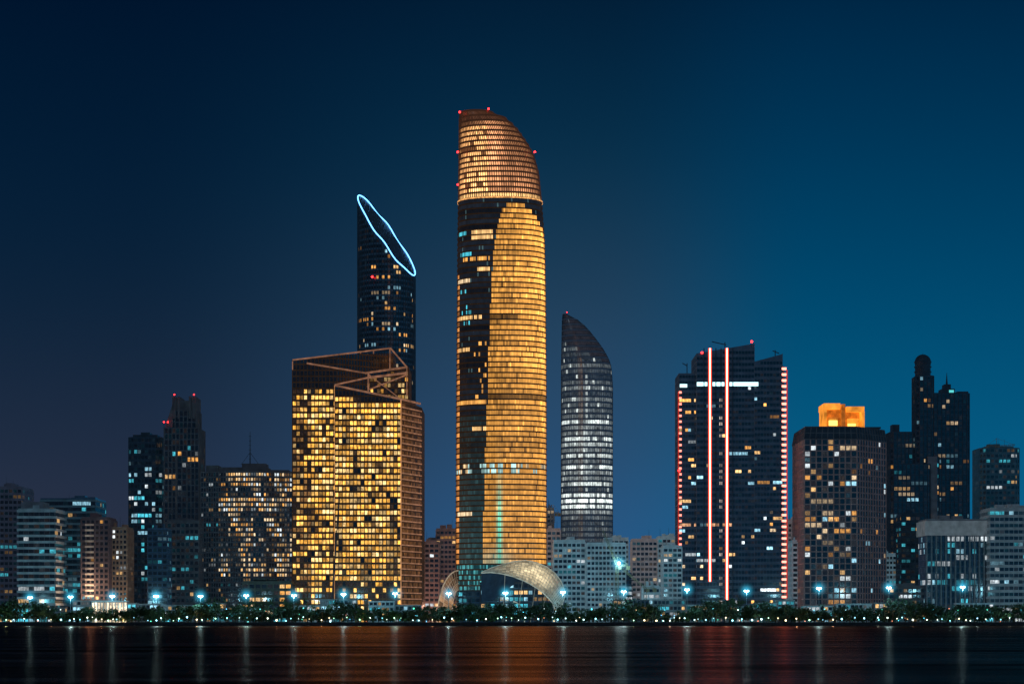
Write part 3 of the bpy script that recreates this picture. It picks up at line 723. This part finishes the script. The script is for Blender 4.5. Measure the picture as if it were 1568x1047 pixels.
def water():
    m,N,L=new_mat('sea_water'); o=N.new('ShaderNodeOutputMaterial'); g=N.new('ShaderNodeBsdfGlossy'); d=N.new('ShaderNodeBsdfDiffuse'); ad=N.new('ShaderNodeAddShader')
    tc=N.new('ShaderNodeTexCoord'); 
    def nz(sx,sy,det):
        mp=N.new('ShaderNodeMapping'); mp.inputs['Scale'].default_value=(sx,sy,1); n=N.new('ShaderNodeTexNoise'); n.inputs['Scale'].default_value=1; n.inputs['Detail'].default_value=det
        L.new(tc.outputs['Object'],mp.inputs[0]); L.new(mp.outputs[0],n.inputs['Vector']); return n
    a=nz(.03,.3,4); b=nz(.012,.05,5)
    bp=N.new('ShaderNodeBump'); bp.inputs['Strength'].default_value=.8; bp.inputs['Distance'].default_value=.8; L.new(a.outputs['Fac'],bp.inputs['Height'])
    mr=N.new('ShaderNodeMapRange'); mr.inputs['From Min'].default_value=.3; mr.inputs['From Max'].default_value=.7; mr.inputs['To Min'].default_value=.03; mr.inputs['To Max'].default_value=.52
    L.new(b.outputs['Fac'],mr.inputs['Value'])
    cm=N.new('ShaderNodeVectorMath'); cm.operation='SCALE'; cm.inputs[0].default_value=(1,.58,.46); L.new(mr.outputs[0],cm.inputs['Scale'])
    L.new(cm.outputs[0],g.inputs['Color']); g.inputs['Roughness'].default_value=.24
    d.inputs[0].default_value=(.003,.003,.005,1)
    L.new(bp.outputs[0],g.inputs['Normal']); L.new(g.outputs[0],ad.inputs[0]); L.new(d.outputs[0],ad.inputs[1]); L.new(ad.outputs[0],o.inputs[0])
    sheet('water',-6000,6000,-800,1372,0,m)
water()
# ---------------------------------------------------------------- street lamps
pole=surf('galvanised_pole',(.3,.32,.34),.5,.5)
def halo_mat():  # emissive volume ball imitates the halo round a lamp; no scattering air
    m,N,L=new_mat('painted_lamp_halo'); o=N.new('ShaderNodeOutputMaterial'); e=N.new('ShaderNodeEmission'); tc=N.new('ShaderNodeTexCoord')
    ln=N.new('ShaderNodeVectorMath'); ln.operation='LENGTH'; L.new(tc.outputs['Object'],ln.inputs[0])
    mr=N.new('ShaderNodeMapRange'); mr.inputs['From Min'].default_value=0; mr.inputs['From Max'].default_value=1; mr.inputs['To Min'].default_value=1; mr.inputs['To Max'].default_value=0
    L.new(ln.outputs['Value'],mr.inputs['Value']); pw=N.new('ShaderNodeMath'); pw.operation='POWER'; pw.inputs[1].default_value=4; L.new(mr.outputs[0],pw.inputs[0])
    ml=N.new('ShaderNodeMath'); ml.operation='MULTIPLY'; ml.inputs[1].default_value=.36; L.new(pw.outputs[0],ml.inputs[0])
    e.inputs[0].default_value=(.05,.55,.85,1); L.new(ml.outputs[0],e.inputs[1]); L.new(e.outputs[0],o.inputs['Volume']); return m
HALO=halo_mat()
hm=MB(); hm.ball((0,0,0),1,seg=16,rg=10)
def lamp(px,py,D):
    B=Building('street_lamp'); x=X(px,D); z=Z(py,D); P=B.part('pole',pole)
    P.tube((x,D,GZ),(x,D,GZ+.6),.35,.3,8); P.tube((x,D,GZ+.6),(x,D,z-.3),.18,.1,8)
    for s in (-1,1):
        P.tube((x,D,z-.6),(x+s*1.2,D,z),.08,.06); P.box(x+.7 if s>0 else x-1.6,x+1.6 if s>0 else x-.7,D-.25,D+.25,z+.5,z+.7)
        B.part('lens',LAMP).ball((x+s*.85,D,z-.1),.7,seg=8,rg=6,sq=.8)
    B.lights.append(((x,D-.2,z-1.0),9500,(.3,.8,1.0),.5))
    e=B.finish()
    h=hm.obj('painted_halo',HALO,e); h.location=(x-e.location.x,D-e.location.y,z-e.location.z); h.scale=(7.5,7.5,7.5)
for px,py in ((46,914),(108,913),(172,912),(239,912),(307,912),(377,911),(450,911),(526,909),(605,908),(687,908),(774,907),(862,906),(955,905),(1052,902),(1143,904),(1254,900),(1361,899),(1474,898),(1580,897),(-20,915)):
    lamp(px,py,1405)
h=hm.obj('painted_halo',HALO,craneA); f=FL[0]; h.location=(f[0]-craneA.location.x,f[1]-craneA.location.y,f[2]-craneA.location.z); h.scale=(9,9,9)
PL=Building('promenade_lamps_and_specks'); R=random.Random(8); P=PL.part('lamp_and_added_posts',pole); G=PL.part('globes_and_specks',pane_mat('globe_and_speck_glass',nscale=(.01,.01,.01),lo=1,hi=1)); px=-30; c=0
while px<1600:
    D=1379+R.uniform(-2,8); x=X(px,D); z=GZ+R.uniform(1.2,3.4); P.tube((x,D,GZ),(x,D,z),.08,.05)
    col=R.choice([(.5,1,.6),(.9,1,.8),(.3,.9,1),(1,.8,.45),(.35,.8,1),(.6,1,1)]); s=R.choice([2,5,9]); G.ball((x,D,z+.3),R.uniform(.22,.5),tuple(q*s for q in col),seg=6,rg=4)
    if c%4==0: PL.lights.append(((x,D-.6,z+.3),800,col,.4))
    px+=R.uniform(5,22); c+=1
for _ in range(240):  # specks for car and shop lights, built as globes on added posts
    px=R.uniform(-30,1600); D=R.uniform(1404,1448); x=X(px,D); z=GZ+R.uniform(.8,9); P.tube((x,D,GZ),(x,D,z),.07,.05)
    col=R.choice([(.1,.8,1),(.2,.9,.9),(.4,.9,1),(1,.7,.35),(1,.3,.15),(.8,1,.9),(.15,.6,1),(.1,.9,.5)]); s=R.uniform(.8,5); G.ball((x,D,z+.2),R.uniform(.25,.5),tuple(q*s for q in col),seg=6,rg=4)
PL.finish()
# ---------------------------------------------------------------- trees
def trees():
    R=random.Random(12)
    leaf=surf('tree_leaves',(.045,.08,.03),.8,var=.6,scale=.35); bark=surf('tree_bark',(.09,.06,.04),.9)
    T=MB(); Lf=MB(); px=-60
    spots=[]
    while px<1640:
        spots.append((px,R.uniform(1386,1403))); px+=R.uniform(3.5,10)
    for _ in range(130): spots.append((R.uniform(-60,1640),R.uniform(1431,1447)))
    for (px,D) in spots:
        n=noise.noise(Vector((px*.014,D*.01,1)))
        H=max(4.5,10.4+11*n+R.uniform(-2,2)); x=X(px,D); th=H*.3; W_=H*R.uniform(.42,.62)
        T.tube((x,D,GZ),(x+R.uniform(-.2,.2),D,GZ+th),.3,.18)
        for k in range(R.randint(6,10)):
            a=R.uniform(0,6.28); rr=W_*R.random()**.6*.8; c=Vector((x+rr*math.cos(a),D+rr*math.sin(a),GZ+th*.8+R.uniform(.0,.6)*H))
            T.tube((x,D,GZ+th*.85),c,.12,.04,4); s=W_*R.uniform(.28,.46)
            for _ in range(32):
                d=Vector((R.gauss(0,1),R.gauss(0,1),R.gauss(0,.7))).normalized()*s*R.random()**.4; p=c+d; q=R.uniform(.35,.75)
                u=Vector((R.gauss(0,1),R.gauss(0,1),R.gauss(0,1))).normalized(); v=u.orthogonal().normalized()*q; u=u*q*.8
                Lf.quad(tuple(p-u),tuple(p-v),tuple(p+u),tuple(p+v))
    e=bpy.data.objects.new('distant_tree_row',None); scene.collection.objects.link(e)
    T.obj('trunks',bark,e); Lf.obj('foliage',leaf,e)
    T=MB(); Lf=MB()
    for _ in range(46):
        px=R.uniform(-20,1600); D=R.uniform(1385,1404); x=X(px,D); H=R.uniform(6,11.5); T.tube((x,D,GZ),(x+R.uniform(-.3,.3),D,GZ+H),.3,.2)
        for k in range(18):
            a=R.uniform(0,6.28); L_=R.uniform(2.2,3.2); up=R.uniform(-.1,1.0); prev=Vector((x,D,GZ+H)); dr=Vector((math.cos(a),math.sin(a),0)); sd=Vector((-math.sin(a),math.cos(a),0))
            for s in range(4):
                u=(s+1)/4; q=Vector((x,D,GZ+H))+dr*L_*u+Vector((0,0,up*u*2-2.3*u*u)); w0=.32*(1-s/4)+.08; w1=.32*(1-(s+1)/4)+.05
                Lf.quad(tuple(prev-sd*w0),tuple(prev+sd*w0),tuple(q+sd*w1),tuple(q-sd*w1)); prev=q
    e=bpy.data.objects.new('palm_tree_row',None); scene.collection.objects.link(e)
    T.obj('trunks',bark,e); Lf.obj('fronds',leaf,e)
trees()
# ================================================================= WORLD
w=bpy.data.worlds.new('World'); scene.world=w; w.use_nodes=True; N=w.node_tree.nodes; L=w.node_tree.links; N.clear()
out=N.new('ShaderNodeOutputWorld'); tc=N.new('ShaderNodeTexCoord'); sx=N.new('ShaderNodeSeparateXYZ'); L.new(tc.outputs['Generated'],sx.inputs[0])
def ramp(stops):
    r=N.new('ShaderNodeValToRGB'); el=r.color_ramp.elements
    el[0].position=stops[0][0]; el[0].color=(*srgb(*stops[0][1]),1); el[1].position=stops[-1][0]; el[1].color=(*srgb(*stops[-1][1]),1)
    for p,c in stops[1:-1]: e=el.new(p); e.color=(*srgb(*c),1)
    r.color_ramp.interpolation='B_SPLINE'
    L.new(sx.outputs['Z'],r.inputs[0]); return r
rl=ramp([(0,(42,48,66)),(.03,(42,50,70)),(.07,(32,45,67)),(.125,(14,36,59)),(.18,(4,30,55)),(.23,(1,24,48)),(.27,(0,19,44)),(.6,(0,6,20))])
rc=ramp([(0,(40,92,138)),(.03,(40,88,134)),(.07,(42,78,114)),(.125,(36,65,91)),(.18,(10,51,78)),(.23,(3,37,63)),(.27,(2,28,52)),(.6,(0,8,24))])
rr=ramp([(0,(10,98,146)),(.03,(10,96,141)),(.07,(5,90,130)),(.125,(0,75,113)),(.18,(0,59,94)),(.23,(0,45,77)),(.27,(0,35,64)),(.6,(0,10,28))])
def mr(a,b):
    m=N.new('ShaderNodeMapRange'); m.interpolation_type='SMOOTHSTEP'; m.inputs['From Min'].default_value=a; m.inputs['From Max'].default_value=b; L.new(sx.outputs['X'],m.inputs['Value']); return m
m1=N.new('ShaderNodeMix'); m1.data_type='RGBA'; m2=N.new('ShaderNodeMix'); m2.data_type='RGBA'
a=mr(-.17,.03); b=mr(.03,.13)
L.new(a.outputs[0],m1.inputs['Factor']); L.new(rl.outputs[0],m1.inputs['A']); L.new(rc.outputs[0],m1.inputs['B'])
L.new(b.outputs[0],m2.inputs['Factor']); L.new(m1.outputs['Result'],m2.inputs['A']); L.new(rr.outputs[0],m2.inputs['B'])
bg=N.new('ShaderNodeBackground'); L.new(m2.outputs['Result'],bg.inputs[0]); bg.inputs[1].default_value=1
sk=N.new('ShaderNodeTexSky'); sk.sky_type='NISHITA'; sk.sun_disc=False; sk.sun_elevation=math.radians(-7); sk.sun_rotation=math.radians(200)
bg2=N.new('ShaderNodeBackground'); L.new(sk.outputs[0],bg2.inputs[0]); bg2.inputs[1].default_value=.01
ad=N.new('ShaderNodeAddShader'); L.new(bg.outputs[0],ad.inputs[0]); L.new(bg2.outputs[0],ad.inputs[1]); L.new(ad.outputs[0],out.inputs[0])
sl=bpy.data.lights.new('moon_light','SUN'); sl.energy=.06; sl.angle=math.radians(3); sl.color=(.6,.8,1)
so=bpy.data.objects.new('moon_light',sl); so.rotation_euler=(math.radians(55),0,math.radians(-35)); scene.collection.objects.link(so)
cam=bpy.data.cameras.new('camera'); co=bpy.data.objects.new('camera',cam); scene.collection.objects.link(co)
co.location=(0,0,CAMZ); co.rotation_euler=(math.radians(90),0,0); cam.sensor_width=36; cam.lens=F/1568*36; cam.shift_y=(HY-523.5)/1568; cam.clip_start=1; cam.clip_end=100000
scene.camera=co
scene.view_settings.view_transform='Standard'; scene.view_settings.look='None'; scene.view_settings.exposure=0
